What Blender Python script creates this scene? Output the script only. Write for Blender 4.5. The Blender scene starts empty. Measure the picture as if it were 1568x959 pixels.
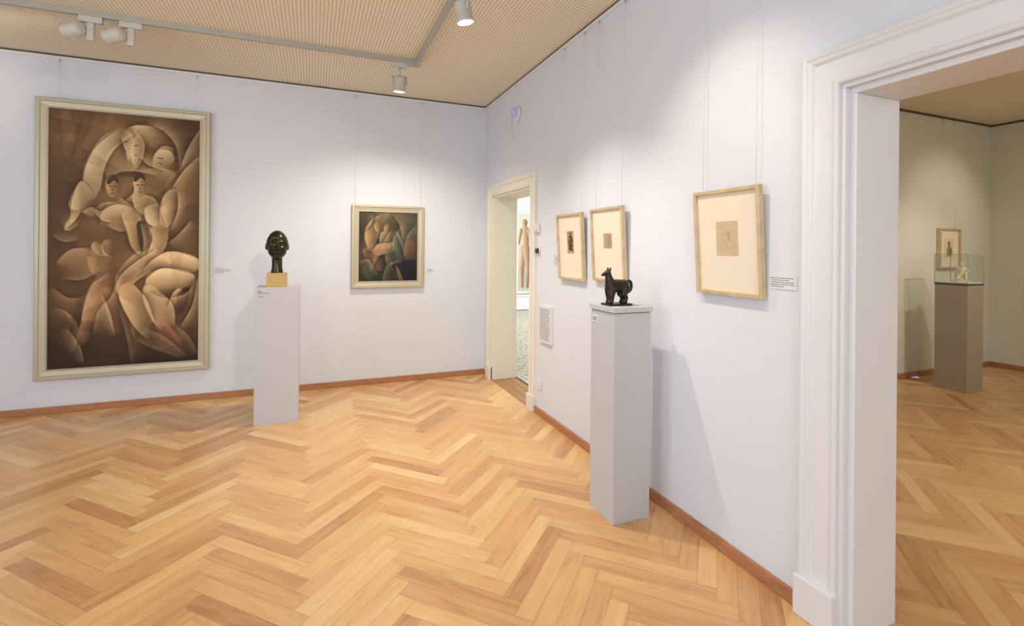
import bpy, bmesh, math, random
import numpy as np
from mathutils import Vector, Matrix
random.seed(3); np.random.seed(3)
C=bpy.context.scene.collection

# ---------------------------------------------------------------- constants (metres)
XR=1.92; YB=5.60; H=3.19; TH=0.28
XR2=XR+TH; Y2=3.684; X2=8.37; Y2b=3.95
XL=-4.3; YREAR=-2.6; Y3=11.25; X3=7.0

def srgb(r,g,b):
    f=lambda c:(c/255/12.92) if c/255<=0.04045 else ((c/255+0.055)/1.055)**2.4
    return (f(r),f(g),f(b),1)

# ---------------------------------------------------------------- materials
def newmat(name):
    m=bpy.data.materials.new(name); m.use_nodes=True
    nt=m.node_tree; b=nt.nodes['Principled BSDF']; return m,nt,b
def N(nt,t,**k):
    n=nt.nodes.new(t)
    for a,v in k.items(): setattr(n,a,v)
    return n
def simple(name,col,rough=.5,metal=0,noise=0.06,scale=30,bump=0.0,bscale=200,coat=0,spec=.5):
    m,nt,b=newmat(name)
    tc=N(nt,'ShaderNodeTexCoord'); nz=N(nt,'ShaderNodeTexNoise'); nz.inputs['Scale'].default_value=scale
    nz.inputs['Detail'].default_value=4
    nt.links.new(tc.outputs['Object'],nz.inputs['Vector'])
    mr=N(nt,'ShaderNodeMapRange'); mr.inputs['To Min'].default_value=1-noise; mr.inputs['To Max'].default_value=1+noise
    nt.links.new(nz.outputs['Fac'],mr.inputs['Value'])
    vm=N(nt,'ShaderNodeVectorMath',operation='SCALE'); vm.inputs[0].default_value=col[:3]
    nt.links.new(mr.outputs['Result'],vm.inputs['Scale']); nt.links.new(vm.outputs[0],b.inputs['Base Color'])
    b.inputs['Roughness'].default_value=rough; b.inputs['Metallic'].default_value=metal
    b.inputs['Coat Weight'].default_value=coat; b.inputs['Specular IOR Level'].default_value=spec
    if bump>0:
        n2=N(nt,'ShaderNodeTexNoise'); n2.inputs['Scale'].default_value=bscale; n2.inputs['Detail'].default_value=3
        nt.links.new(tc.outputs['Object'],n2.inputs['Vector'])
        bp=N(nt,'ShaderNodeBump'); bp.inputs['Strength'].default_value=bump; bp.inputs['Distance'].default_value=.002
        nt.links.new(n2.outputs['Fac'],bp.inputs['Height']); nt.links.new(bp.outputs['Normal'],b.inputs['Normal'])
    return m
def emis(name,col,st):
    m,nt,b=newmat(name); b.inputs['Emission Color'].default_value=col; b.inputs['Emission Strength'].default_value=st
    b.inputs['Base Color'].default_value=col; return m
def woodmat(name,c1,c2,rough=.45,stretch=(3,3,40)):
    m,nt,b=newmat(name)
    tc=N(nt,'ShaderNodeTexCoord'); mp=N(nt,'ShaderNodeMapping'); mp.inputs['Scale'].default_value=stretch
    nz=N(nt,'ShaderNodeTexNoise'); nz.inputs['Scale'].default_value=3; nz.inputs['Detail'].default_value=6
    nt.links.new(tc.outputs['Object'],mp.inputs['Vector']); nt.links.new(mp.outputs[0],nz.inputs['Vector'])
    cr=N(nt,'ShaderNodeValToRGB'); cr.color_ramp.elements[0].position=.3; cr.color_ramp.elements[1].position=.7
    cr.color_ramp.elements[0].color=c1; cr.color_ramp.elements[1].color=c2
    nt.links.new(nz.outputs['Fac'],cr.inputs[0]); nt.links.new(cr.outputs[0],b.inputs['Base Color'])
    b.inputs['Roughness'].default_value=rough; return m

M_wall=simple('wall_paint',(.71,.745,.82),.85,noise=.015,scale=2,bump=.25,bscale=90)
M_wall2=simple('wall_paint_cream',(.70,.70,.62),.85,noise=.015,scale=2,bump=.25,bscale=90)
M_trim=simple('trim_paint',(.76,.76,.79),.45,noise=.02,scale=6,bump=.05,bscale=60)
M_trim_c=simple('trim_paint_cream',(.78,.75,.65),.5,noise=.02,scale=6)
M_ped=simple('pedestal_lacquer',(.55,.55,.58),.5,noise=.01,scale=5)
M_ped_d=simple('pedestal_shadow_gap',(.2,.19,.18),.6)
M_ped2=simple('pedestal_taupe',(.36,.31,.25),.5,noise=.02)
M_base=woodmat('baseboard_wood',srgb(160,108,74),srgb(186,132,94),.4,(4,4,30))
M_oak=woodmat('oak_frame',srgb(188,166,130),srgb(212,192,156),.45,(6,6,6))
M_silver=simple('champagne_frame',srgb(190,181,158),.38,metal=.3,noise=.03,scale=8)
M_mat=simple('passepartout_card',srgb(232,221,202),.9,noise=.01)
M_back=simple('frame_backing',srgb(90,80,68),.9)
M_bronze=simple('dark_bronze',(.050,.044,.026),.30,metal=.85,noise=.35,scale=25,bump=.2,bscale=60)
M_bronze2=simple('black_bronze',(.034,.029,.023),.34,metal=.7,noise=.3,scale=40,bump=.3,bscale=120)
M_stone=simple('ochre_stone',srgb(190,160,98),.55,noise=.14,scale=40)
M_white=simple('white_plastic',(.74,.74,.75),.4,noise=.01)
M_rail=simple('rail_grey_metal',(.42,.405,.37),.45,noise=.01)
M_spot=simple('spotlight_white_metal',(.56,.54,.50),.4,noise=.01)
M_dark=simple('dark_gap',(.10,.085,.07),.8)
M_black=simple('black_plastic',(.03,.03,.035),.4)
M_text=simple('label_print',(.06,.06,.07),.8)
M_card=simple('label_card',(.74,.75,.79),.7,noise=.01)
M_wire=simple('hanging_wire_nylon',(.66,.68,.74),.4)
M_steel=simple('steel_hook',(.35,.35,.36),.35,metal=.8)
M_plaster=simple('ivory_plaster',srgb(240,226,200),.6,noise=.05)
M_thr=woodmat('threshold_oak',srgb(150,108,66),srgb(186,142,92),.4,(40,2,3))
M_dome_lit=simple('detector_dome',(.55,.5,.95),.2,noise=.02)  # white dome; its bluish light is put into the base colour
M_lamp=emis('lamp_lens',(1,.93,.8,1),8)
M_glassp,nt,b=newmat('vitrine_glass')
nt.nodes.remove(b); o=nt.nodes['Material Output']
tr=N(nt,'ShaderNodeBsdfTransparent'); tr.inputs[0].default_value=(.93,.96,.94,1)
gl=N(nt,'ShaderNodeBsdfGlossy'); gl.inputs['Roughness'].default_value=.02
mx=N(nt,'ShaderNodeMixShader'); mx.inputs[0].default_value=.08; nt.links.new(tr.outputs[0],mx.inputs[1]); nt.links.new(gl.outputs[0],mx.inputs[2]); nt.links.new(mx.outputs[0],o.inputs[0])
M_glassedge=simple('glass_edge',(.35,.45,.36),.2)

M_ceil,nt,b=newmat('perforated_ceiling')
tc=N(nt,'ShaderNodeTexCoord'); sp=N(nt,'ShaderNodeSeparateXYZ'); nt.links.new(tc.outputs['Object'],sp.inputs[0])
def M2(op,a,bb=None):
    n=N(nt,'ShaderNodeMath',operation=op)
    for i,v in enumerate((a,bb)):
        if v is None: continue
        if isinstance(v,(int,float)): n.inputs[i].default_value=v
        else: nt.links.new(v,n.inputs[i])
    return n.outputs[0]
def cell(o_): return M2('SUBTRACT',M2('FRACT',M2('DIVIDE',o_,.026)),.5)
cx_,cy_=cell(sp.outputs[0]),cell(sp.outputs[1])
r_=M2('SQRT',M2('ADD',M2('MULTIPLY',cx_,cx_),M2('MULTIPLY',cy_,cy_)))
mr=N(nt,'ShaderNodeMapRange'); nt.links.new(r_,mr.inputs[0]); mr.inputs[1].default_value=.20; mr.inputs[2].default_value=.28
mix=N(nt,'ShaderNodeMix',data_type='RGBA'); nt.links.new(mr.outputs[0],mix.inputs[0])
mix.inputs[6].default_value=srgb(160,146,120); mix.inputs[7].default_value=srgb(242,233,212)
nt.links.new(mix.outputs[2],b.inputs['Base Color']); b.inputs['Roughness'].default_value=.8

M_floor,nt,b=newmat('herringbone_parquet')
uv=N(nt,'ShaderNodeUVMap'); at=N(nt,'ShaderNodeAttribute'); at.attribute_name='plank'
sa=N(nt,'ShaderNodeSeparateColor'); nt.links.new(at.outputs['Color'],sa.inputs[0])
su=N(nt,'ShaderNodeSeparateXYZ'); nt.links.new(uv.outputs[0],su.inputs[0])
u,v=su.outputs[0],su.outputs[1]
cb=N(nt,'ShaderNodeCombineXYZ')
nt.links.new(M2('ADD',M2('MULTIPLY',u,2.2),M2('MULTIPLY',sa.outputs[0],57)),cb.inputs[0])
nt.links.new(M2('ADD',M2('MULTIPLY',v,22),M2('MULTIPLY',sa.outputs[1],91)),cb.inputs[1])
nz=N(nt,'ShaderNodeTexNoise'); nz.inputs['Scale'].default_value=1.4; nz.inputs['Detail'].default_value=4; nz.inputs['Roughness'].default_value=.55; nz.inputs['Distortion'].default_value=.8
nt.links.new(cb.outputs[0],nz.inputs['Vector'])
cb2=N(nt,'ShaderNodeCombineXYZ')
nt.links.new(M2('ADD',M2('MULTIPLY',u,9),M2('MULTIPLY',sa.outputs[0],31)),cb2.inputs[0])
nt.links.new(M2('ADD',M2('MULTIPLY',v,160),M2('MULTIPLY',sa.outputs[1],71)),cb2.inputs[1])
nf=N(nt,'ShaderNodeTexNoise'); nf.inputs['Scale'].default_value=1.5; nf.inputs['Detail'].default_value=3
nt.links.new(cb2.outputs[0],nf.inputs['Vector'])
tone=M2('ADD',M2('MULTIPLY',sa.outputs[2],.62),M2('ADD',M2('MULTIPLY',M2('SUBTRACT',nz.outputs['Fac'],.5),.75),M2('MULTIPLY',M2('SUBTRACT',nf.outputs['Fac'],.5),.2)))
tone=M2('ADD',tone,.18)
cr=N(nt,'ShaderNodeValToRGB'); e=cr.color_ramp.elements
e[0].position=0; e[0].color=srgb(172,120,80); e[1].position=1; e[1].color=srgb(240,209,156)
x=e.new(.35); x.color=srgb(208,160,106); x=e.new(.65); x.color=srgb(225,184,126)
nt.links.new(tone,cr.inputs[0])
L_=.595; W_=.085
eu=M2('MINIMUM',u,M2('SUBTRACT',L_,u)); ev=M2('MINIMUM',v,M2('SUBTRACT',W_,v))
ed=M2('MINIMUM',eu,ev)
mr=N(nt,'ShaderNodeMapRange'); nt.links.new(ed,mr.inputs[0]); mr.inputs[1].default_value=.0004; mr.inputs[2].default_value=.0016
mr.inputs[3].default_value=.5; mr.inputs[4].default_value=1
vm=N(nt,'ShaderNodeVectorMath',operation='SCALE'); nt.links.new(cr.outputs[0],vm.inputs[0]); nt.links.new(mr.outputs[0],vm.inputs['Scale'])
nt.links.new(vm.outputs[0],b.inputs['Base Color'])
b.inputs['Specular IOR Level'].default_value=.55
rr=N(nt,'ShaderNodeMapRange'); nt.links.new(nz.outputs['Fac'],rr.inputs[0]); rr.inputs[3].default_value=.22; rr.inputs[4].default_value=.36
nt.links.new(rr.outputs[0],b.inputs['Roughness'])

M_carpet,nt,b=newmat('speckled_carpet')
tc=N(nt,'ShaderNodeTexCoord'); vo=N(nt,'ShaderNodeTexNoise'); vo.inputs['Scale'].default_value=26; vo.inputs['Detail'].default_value=4
nt.links.new(tc.outputs['Object'],vo.inputs['Vector'])
cr=N(nt,'ShaderNodeValToRGB'); cr.color_ramp.elements[0].position=.38; cr.color_ramp.elements[1].position=.6
cr.color_ramp.elements[0].color=srgb(150,144,128); cr.color_ramp.elements[1].color=srgb(222,216,198)
nt.links.new(vo.outputs['Fac'],cr.inputs[0]); nt.links.new(cr.outputs[0],b.inputs['Base Color']); b.inputs['Roughness'].default_value=.9

def paintmat(name,rough=.5):
    m,nt,b=newmat(name); a=N(nt,'ShaderNodeAttribute'); a.attribute_name='paint'
    nz=N(nt,'ShaderNodeTexNoise'); nz.inputs['Scale'].default_value=70; nz.inputs['Detail'].default_value=4
    tc=N(nt,'ShaderNodeTexCoord'); nt.links.new(tc.outputs['Object'],nz.inputs['Vector'])
    mr=N(nt,'ShaderNodeMapRange'); mr.inputs[3].default_value=.86; mr.inputs[4].default_value=1.14; nt.links.new(nz.outputs['Fac'],mr.inputs[0])
    vm=N(nt,'ShaderNodeVectorMath',operation='SCALE'); nt.links.new(a.outputs['Color'],vm.inputs[0]); nt.links.new(mr.outputs[0],vm.inputs['Scale'])
    nt.links.new(vm.outputs[0],b.inputs['Base Color']); b.inputs['Roughness'].default_value=rough; b.inputs['Specular IOR Level'].default_value=.25
    return m
M_paint=paintmat('oil_paint_on_canvas',.6)

# ---------------------------------------------------------------- mesh helpers
def mesh_obj(name,verts,faces,mat,smooth=False):
    me=bpy.data.meshes.new(name); me.from_pydata([tuple(v) for v in verts],[],faces); me.update()
    if mat is not None:
        for m in (mat if isinstance(mat,(list,tuple)) else [mat]): me.materials.append(m)
    if smooth: me.polygons.foreach_set('use_smooth',[True]*len(me.polygons))
    o=bpy.data.objects.new(name,me); C.objects.link(o); return o
def boxes(name,bl,mat,bevel=0,seg=2):
    bm=bmesh.new()
    for (x0,x1,y0,y1,z0,z1) in bl:
        r=bmesh.ops.create_cube(bm,size=1)
        for v_ in r['verts']:
            v_.co=Vector(((x0+x1)/2+v_.co.x*(x1-x0),(y0+y1)/2+v_.co.y*(y1-y0),(z0+z1)/2+v_.co.z*(z1-z0)))
    me=bpy.data.meshes.new(name); bm.to_mesh(me); bm.free(); me.materials.append(mat)
    o=bpy.data.objects.new(name,me); C.objects.link(o)
    if bevel>0:
        md=o.modifiers.new('b','BEVEL'); md.width=bevel; md.segments=seg; md.limit_method='ANGLE'
    return o
def cyl(name,p0,p1,r0,r1,mat,n=24,caps=True):
    p0=Vector(p0);p1=Vector(p1); d=(p1-p0); q=d.to_track_quat('Z','Y')
    vs=[];fs=[]
    for k,(p,r) in enumerate(((p0,r0),(p1,r1))):
        for i in range(n):
            a=2*math.pi*i/n; vs.append(p+q@Vector((math.cos(a)*r,math.sin(a)*r,0)))
    for i in range(n): fs.append((i,(i+1)%n,n+(i+1)%n,n+i))
    if caps: fs.append(tuple(range(n))[::-1]); fs.append(tuple(range(n,2*n)))
    o=mesh_obj(name,vs,fs,mat)
    for p in o.data.polygons: p.use_smooth=len(p.vertices)==4
    return o
def lathe(name,prof,mat,n=32,sx=1,sy=1):
    vs=[];fs=[]
    for (r,z) in prof:
        for i in range(n):
            a=2*math.pi*i/n; vs.append((math.cos(a)*r*sx,math.sin(a)*r*sy,z))
    for k in range(len(prof)-1):
        for i in range(n): fs.append((k*n+i,k*n+(i+1)%n,(k+1)*n+(i+1)%n,(k+1)*n+i))
    fs.append(tuple(range(n))[::-1]); fs.append(tuple(range((len(prof)-1)*n,len(prof)*n)))
    return mesh_obj(name,vs,fs,mat,True)
def group(name,parts,loc=(0,0,0),rot=(0,0,0),world_parts=()):
    e_=bpy.data.objects.new(name,None); C.objects.link(e_); e_.location=loc; e_.rotation_euler=rot; e_.empty_display_size=.05
    for p in parts: p.parent=e_
    for p in world_parts:
        p.parent=e_; p.matrix_parent_inverse=(Matrix.Translation(loc)@e_.rotation_euler.to_matrix().to_4x4()).inverted()
    return e_
def frame_mesh(name,w,h,prof,mat):
    vs=[];fs=[];n=len(prof)
    for (a,o_) in prof:
        X=w/2-a; Z=h/2-a
        vs+=[(-X,-o_,-Z),(X,-o_,-Z),(X,-o_,Z),(-X,-o_,Z)]
    for k in range(n):
        k2=(k+1)%n
        for i in range(4):
            j=(i+1)%4; fs.append((k*4+i,k*4+j,k2*4+j,k2*4+i))
    o=mesh_obj(name,vs,fs,mat)
    bm=bmesh.new(); bm.from_mesh(o.data); bmesh.ops.recalc_face_normals(bm,faces=bm.faces); bm.to_mesh(o.data); bm.free()
    return o
def casing(name,y0,y1,h,prof,mat,xw,sgn=-1):
    vs=[];fs=[];n=len(prof)
    for (o_,p) in prof:
        x=xw+sgn*p
        vs+=[(x,y0-o_,0.0),(x,y0-o_,h+o_),(x,y1+o_,h+o_),(x,y1+o_,0.0)]
    for k in range(n-1):
        for i in range(3): fs.append((k*4+i,k*4+i+1,(k+1)*4+i+1,(k+1)*4+i))
    o=mesh_obj(name,vs,fs,mat)
    bm=bmesh.new(); bm.from_mesh(o.data); bmesh.ops.recalc_face_normals(bm,faces=bm.faces); bm.to_mesh(o.data); bm.free()
    return o
def blob(name,nodes,edges,mat,voxel=.0025,it=4):
    """tapered capsules along a skeleton, fused into one continuous skin by voxel remesh"""
    vs=[];fs=[];ns=18
    for a,b in edges:
        p0,r0=Vector(nodes[a][0]),nodes[a][1]; p1,r1=Vector(nodes[b][0]),nodes[b][1]
        d=p1-p0; L=d.length; q=d.to_track_quat('Z','Y')
        prof=[(r0*math.sin(t),-r0*math.cos(t)) for t in np.linspace(.0,math.pi/2,6)]+[(r1*math.cos(t),L+r1*math.sin(t)) for t in np.linspace(0,math.pi/2,6)]
        rings=[]
        for k,(r,z) in enumerate(prof):
            if r<1e-6: rings.append([len(vs)]); vs.append(p0+q@Vector((0,0,z)))
            else:
                rings.append(list(range(len(vs),len(vs)+ns)))
                for i in range(ns):
                    t=2*math.pi*i/ns; vs.append(p0+q@Vector((r*math.cos(t),r*math.sin(t),z)))
        for R0,R1 in zip(rings,rings[1:]):
            for i in range(ns):
                j=(i+1)%ns
                if len(R0)==1: fs.append((R0[0],R1[j],R1[i]))
                elif len(R1)==1: fs.append((R0[i],R0[j],R1[0]))
                else: fs.append((R0[i],R0[j],R1[j],R1[i]))
    o=mesh_obj(name,vs,fs,mat,True)
    rm=o.modifiers.new('rm','REMESH'); rm.mode='VOXEL'; rm.voxel_size=voxel; rm.use_smooth_shade=True
    sm=o.modifiers.new('sm','SMOOTH'); sm.factor=.6; sm.iterations=it
    return o

# ---------------------------------------------------------------- painter (vertex colours on a dense canvas grid)
class Canvas:
    def __init__(s,w,h,nx,ny,fmap):
        s.w,s.h,s.nx,s.ny,s.f=w,h,nx,ny,fmap
        s.X,s.Y=np.meshgrid(np.linspace(0,w,nx),np.linspace(0,h,ny))
        s.c=np.zeros((ny,nx,3)); s.fade=0
    def fill(s,col): s.c[:]=np.array(col)/255.
    def glow(s,x,y,rx,ry,col,a=1):
        x,y=s.f(x,y); g=np.exp(-((s.X-x)/rx)**2-((s.Y-y)/ry)**2)[...,None]*a
        s.c=s.c*(1-g)+g*np.array(col)/255.
    def _apply(s,al,sh,dark,light):
        if s.fade: al=al*np.clip(1-s.fade+s.fade*1.9*sh,0,1)
        sh=np.clip(sh,0,1)[...,None]; al=np.clip(al,0,1)[...,None]
        d=np.array(dark)/255.; l=np.array(light)/255.
        s.c=s.c*(1-al)+al*(d*(1-sh)+l*sh)
    def limb(s,x0,y0,r0,x1,y1,r1,dark,light,ld=-135,soft=1.2,a=1,gain=1.0):
        x0,y0=s.f(x0,y0); x1,y1=s.f(x1,y1); dx,dy=x1-x0,y1-y0; L2=dx*dx+dy*dy+1e-6
        t=np.clip(((s.X-x0)*dx+(s.Y-y0)*dy)/L2,0,1); r=r0+(r1-r0)*t
        ex=s.X-(x0+t*dx); ey=s.Y-(y0+t*dy); d=np.sqrt(ex*ex+ey*ey)
        al=np.clip((r-d)/soft+.5,0,1)*a
        lx,ly=math.cos(math.radians(ld)),math.sin(math.radians(ld))
        s._apply(al,.5+.62*gain*(ex*lx+ey*ly)/r,dark,light)
    def poly(s,pts,dark,light,ld=-135,soft=1.2,a=1,smooth=True,bias=0.):
        P=np.array([s.f(*p) for p in pts],float); n=len(P)
        if smooth:
            Q=[]
            for i in range(n):
                a0,a1,a2,a3=P[i-1],P[i],P[(i+1)%n],P[(i+2)%n]
                for t in (0,.25,.5,.75):
                    Q.append(.5*((2*a1)+(-a0+a2)*t+(2*a0-5*a1+4*a2-a3)*t*t+(-a0+3*a1-3*a2+a3)*t**3))
            Q=np.array(Q)
        else: Q=P
        x0,y0=Q.min(0)-6; x1,y1=Q.max(0)+6
        kx=s.nx/s.w; ky=s.ny/s.h
        sl=(slice(max(0,int(y0*ky)),max(1,min(s.ny,int(y1*ky)+1))),slice(max(0,int(x0*kx)),max(1,min(s.nx,int(x1*kx)+1))))
        Xs,Ys=s.X[sl],s.Y[sl]
        if Xs.size==0: return
        ins=np.zeros(Xs.shape,bool); D=np.full(Xs.shape,1e9); m=len(Q)
        for i in range(m):
            ax,ay=Q[i]; bx,by=Q[(i+1)%m]
            c_=((ay>Ys)!=(by>Ys)); den=(by-ay) if abs(by-ay)>1e-9 else 1e-9
            ins^=c_&(Xs<(bx-ax)*(Ys-ay)/den+ax)
            dx,dy=bx-ax,by-ay; t=np.clip(((Xs-ax)*dx+(Ys-ay)*dy)/(dx*dx+dy*dy+1e-9),0,1)
            D=np.minimum(D,(Xs-ax-t*dx)**2+(Ys-ay-t*dy)**2)
        sd=np.sqrt(D)*np.where(ins,1,-1)
        al=np.clip(sd/soft+.5,0,1)*a
        cx0,cy0=P.mean(0); lx,ly=math.cos(math.radians(ld)),math.sin(math.radians(ld))
        pr=(P[:,0]-cx0)*lx+(P[:,1]-cy0)*ly; ext=max(abs(pr).max(),1e-3)
        sh=.5+.5*((Xs-cx0)*lx+(Ys-cy0)*ly)/ext+bias
        full=s.c; s.c=full[sl]; s._apply(al,sh,dark,light); full[sl]=s.c; s.c=full
    def wedges(s,n,amp,seed,size,straight=False):
        rg=np.random.RandomState(seed)
        for _ in range(n):
            px,py=rg.rand()*s.w,rg.rand()*s.h; th=rg.rand()*2*math.pi
            ex,ey=math.cos(th),math.sin(th)
            dd=(s.X-px)*ex+(s.Y-py)*ey; tt=-(s.X-px)*ey+(s.Y-py)*ex
            cv_=rg.uniform(2.5,6)
            k=dd if straight else dd-tt*tt/(size*cv_)
            m=np.clip(k/1.2+.5,0,1)*np.exp(-np.clip(k,0,None)/(size*.30))*np.exp(-(tt/(size*.75))**2)
            s.c=s.c*(1+(amp*rg.choice([-1,1])*rg.uniform(.4,1)*m)[...,None])
    def edge(s,pts,amp=.45,width=14,side=1,soft=1.0,Lc=(236,206,154),Kc=(58,36,24)):
        P=np.array([s.f(*p) for p in pts],float); n=len(P); Q=[]
        for i in range(n-1):
            a0=P[max(i-1,0)];a1=P[i];a2=P[i+1];a3=P[min(i+2,n-1)]
            for t in np.linspace(0,1,7)[:-1]: Q.append(.5*((2*a1)+(-a0+a2)*t+(2*a0-5*a1+4*a2-a3)*t*t+(-a0+3*a1-3*a2+a3)*t**3))
        Q.append(P[-1]); Q=np.array(Q)
        D=np.full(s.X.shape,1e9); S=np.zeros(s.X.shape); T=np.zeros(s.X.shape); m=len(Q)-1
        for i in range(m):
            ax,ay=Q[i]; bx,by=Q[i+1]; dx,dy=bx-ax,by-ay
            t=np.clip(((s.X-ax)*dx+(s.Y-ay)*dy)/(dx*dx+dy*dy+1e-9),0,1)
            ex,ey=s.X-ax-t*dx,s.Y-ay-t*dy; dd=ex*ex+ey*ey; u=dd<D
            D=np.where(u,dd,D); S=np.where(u,np.where(dx*ey-dy*ex>0,1.,-1.),S); T=np.where(u,(i+t)/m,T)
        d=np.sqrt(D); S=S*side; tap=np.sin(np.clip(T,0,1)*math.pi)**.45
        w=width*(.35+.65*tap)
        lit=np.clip(S*d/soft+.5,0,1)*np.exp(-d/w)*tap*amp
        drk=np.clip(-S*d/soft+.5,0,1)*np.exp(-d/(w*.55))*tap*amp
        L=np.array(Lc)/255.; K=np.array(Kc)/255.
        s.c=s.c*(1-lit[...,None])+L*lit[...,None]; s.c=s.c*(1-drk[...,None])+K*drk[...,None]
    def sat(s,k):
        s.c=np.clip(s.c,0,1); g=s.c.mean(-1,keepdims=True); s.c=g+(s.c-g)*k
    def build(s,name,W,Hh,y,mat):
        nx,ny=s.nx,s.ny
        xs=np.linspace(-W/2,W/2,nx); zs=np.linspace(Hh/2,-Hh/2,ny)
        XX,ZZ=np.meshgrid(xs,zs); v=np.stack([XX,np.full_like(XX,y),ZZ],-1).reshape(-1,3)
        idx=np.arange(nx*ny).reshape(ny,nx)
        f=np.stack([idx[1:,:-1],idx[1:,1:],idx[:-1,1:],idx[:-1,:-1]],-1).reshape(-1,4)
        me=bpy.data.meshes.new(name)
        me.vertices.add(len(v)); me.vertices.foreach_set('co',v.astype(np.float32).ravel())
        me.loops.add(f.size); me.loops.foreach_set('vertex_index',f.astype(np.int32).ravel())
        me.polygons.add(len(f)); me.polygons.foreach_set('loop_start',np.arange(0,f.size,4,dtype=np.int32))
        try: me.polygons.foreach_set('loop_total',np.full(len(f),4,dtype=np.int32))
        except Exception: pass
        me.update(calc_edges=True)
        ca=me.color_attributes.new('paint','FLOAT_COLOR','POINT')
        c=np.clip(s.c,0,1); lin=np.where(c<=.04045,c/12.92,((c+.055)/1.055)**2.4)
        rgba=np.concatenate([lin,np.ones((ny,nx,1))],-1).astype(np.float32)
        ca.data.foreach_set('color',rgba.ravel())
        me.materials.append(mat); o=bpy.data.objects.new(name,me); C.objects.link(o); return o

# ---------------------------------------------------------------- ROOM SHELL
BD0,BD1,BH=-0.34,1.302,2.162
ND0,ND1,NH=4.25,5.30,2.10
boxes('wall_right',[(XR,XR2,YREAR,BD0,0,H),(XR,XR2,BD0,BD1,BH,H),(XR,XR2,BD1,ND0,0,H),(XR,XR2,ND0,ND1,NH,H),(XR,XR2,ND1,YB+.3,0,H)],M_wall)
boxes('wall_back',[(XL-.3,XR,YB,YB+.3,0,H)],M_wall)
wz0,wz1=.85,2.75
wl=[(-1.3,.1),(1.3,2.7)]
bl=[(XL-.3,XL,YREAR-.3,wl[0][0],0,H),(XL-.3,XL,wl[0][1],wl[1][0],0,H),(XL-.3,XL,wl[1][1],YB,0,H)]
for a,b_ in wl: bl+=[(XL-.3,XL,a,b_,0,wz0),(XL-.3,XL,a,b_,wz1,H)]
boxes('wall_left',bl,M_wall)
wr=[(-3.2,-1.8),(-.9,.5)]
bl=[(XL,wr[0][0],YREAR-.3,YREAR,0,H),(wr[0][1],wr[1][0],YREAR-.3,YREAR,0,H),(wr[1][1],X2+.3,YREAR-.3,YREAR,0,H)]
for a,b_ in wr: bl+=[(a,b_,YREAR-.3,YREAR,0,wz0),(a,b_,YREAR-.3,YREAR,wz1,H)]
boxes('wall_rear',bl,M_wall)
def window(name,along,pos,a,b_):
    fr_=[]; t=.06
    zz=[(a,b_,wz0,wz0+t),(a,b_,wz1-t,wz1),(a,a+t,wz0+t,wz1-t),(b_-t,b_,wz0+t,wz1-t),((a+b_)/2-.03,(a+b_)/2+.03,wz0+t,wz1-t),(a+t,b_-t,2.15,2.2)]
    for p in zz:
        if along=='Y': fr_.append((pos-.2,pos-.14,p[0],p[1],p[2],p[3]))
        else: fr_.append((p[0],p[1],pos-.2,pos-.14,p[2],p[3]))
    return boxes(name,fr_,M_trim)
window('window_1','Y',XL,*wl[0]); window('window_2','Y',XL,*wl[1]); window('window_3','X',YREAR,*wr[0]); window('window_4','X',YREAR,*wr[1])
boxes('wall_side_room_back',[(XR2,X2+.3,Y2,Y2b,0,H)],M_wall2)
boxes('wall_side_room_right',[(X2,X2+.3,YREAR,Y2,0,H)],M_wall2)
boxes('wall_far_room_back',[(XR-1,X3+.3,Y3,Y3+.3,0,H)],M_wall)
boxes('wall_far_room_right',[(X3,X3+.3,Y2b,Y3,0,H)],M_wall)
boxes('wall_far_room_left',[(XR,XR2,YB+.3,Y3,0,H)],M_wall)
boxes('ceiling',[(XL-.3,X2+.3,YREAR-.3,Y3+.3,H+.012,H+.1)],M_ceil)
n=7; vs=[];fs=[];uvs=[];cols=[]
c45=math.cos(math.pi/4)
def w2(p,q): return ((p-q)*c45*W_, (p+q)*c45*W_)
def addplank(p0,q0,dp,dq,horiz):
    cxp,cyp=w2(p0+dp/2,q0+dq/2)
    if cyp<YREAR-.1 or cyp>YB+.25 or cxp<XL-.1 or cxp>X2+.2: return
    if cxp>2.05 and cyp>Y2+.12: return
    i=len(vs)
    cs=[(p0,q0),(p0+dp,q0),(p0+dp,q0+dq),(p0,q0+dq)]
    for c in cs: x_,y_=w2(*c); vs.append((x_,y_,0))
    fs.append((i,i+1,i+2,i+3))
    if horiz: uvs.extend([(0,0),(L_,0),(L_,W_),(0,W_)])
    else: uvs.extend([(0,0),(0,W_),(L_,W_),(L_,0)])
    r=(random.random(),random.random(),min(1,max(0,random.gauss(.5,.25))),1); cols.extend([r]*4)
for k in range(-200,200):
    for m in range(-20,20):
        addplank(k+2*n*m,k,n,1,True)
        addplank(k,k-(2*n-1)-2*n*m,1,n,False)
fl=mesh_obj('floor',vs,fs,M_floor)
ul=fl.data.uv_layers.new(name='UVMap'); ul.data.foreach_set('uv',np.array(uvs,np.float32).ravel())
ca=fl.data.color_attributes.new('plank','FLOAT_COLOR','CORNER'); ca.data.foreach_set('color',np.array(cols,np.float32).ravel())
boxes('floor_far_room',[(XR2,X3,Y2b,Y3,-.02,.006)],M_carpet)
tA=boxes('boards',[(XR-.005,XR+.09,ND0,ND1,-.01,.007),(XR+.094,XR+.185,ND0,ND1,-.01,.007),(XR+.189,XR2,ND0,ND1,-.01,.007)],M_thr,.002)
tB=boxes('edge_strip',[(XR2,XR2+.02,ND0,ND1,-.01,.011)],M_dark)
group('door_threshold',[tA,tB])
bh,bt=.062,.018
def bb(name,l): boxes(name,l,M_base,.004)
bb('baseboard_back',[(XL,XR,YB-bt,YB,0,bh)])
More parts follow.
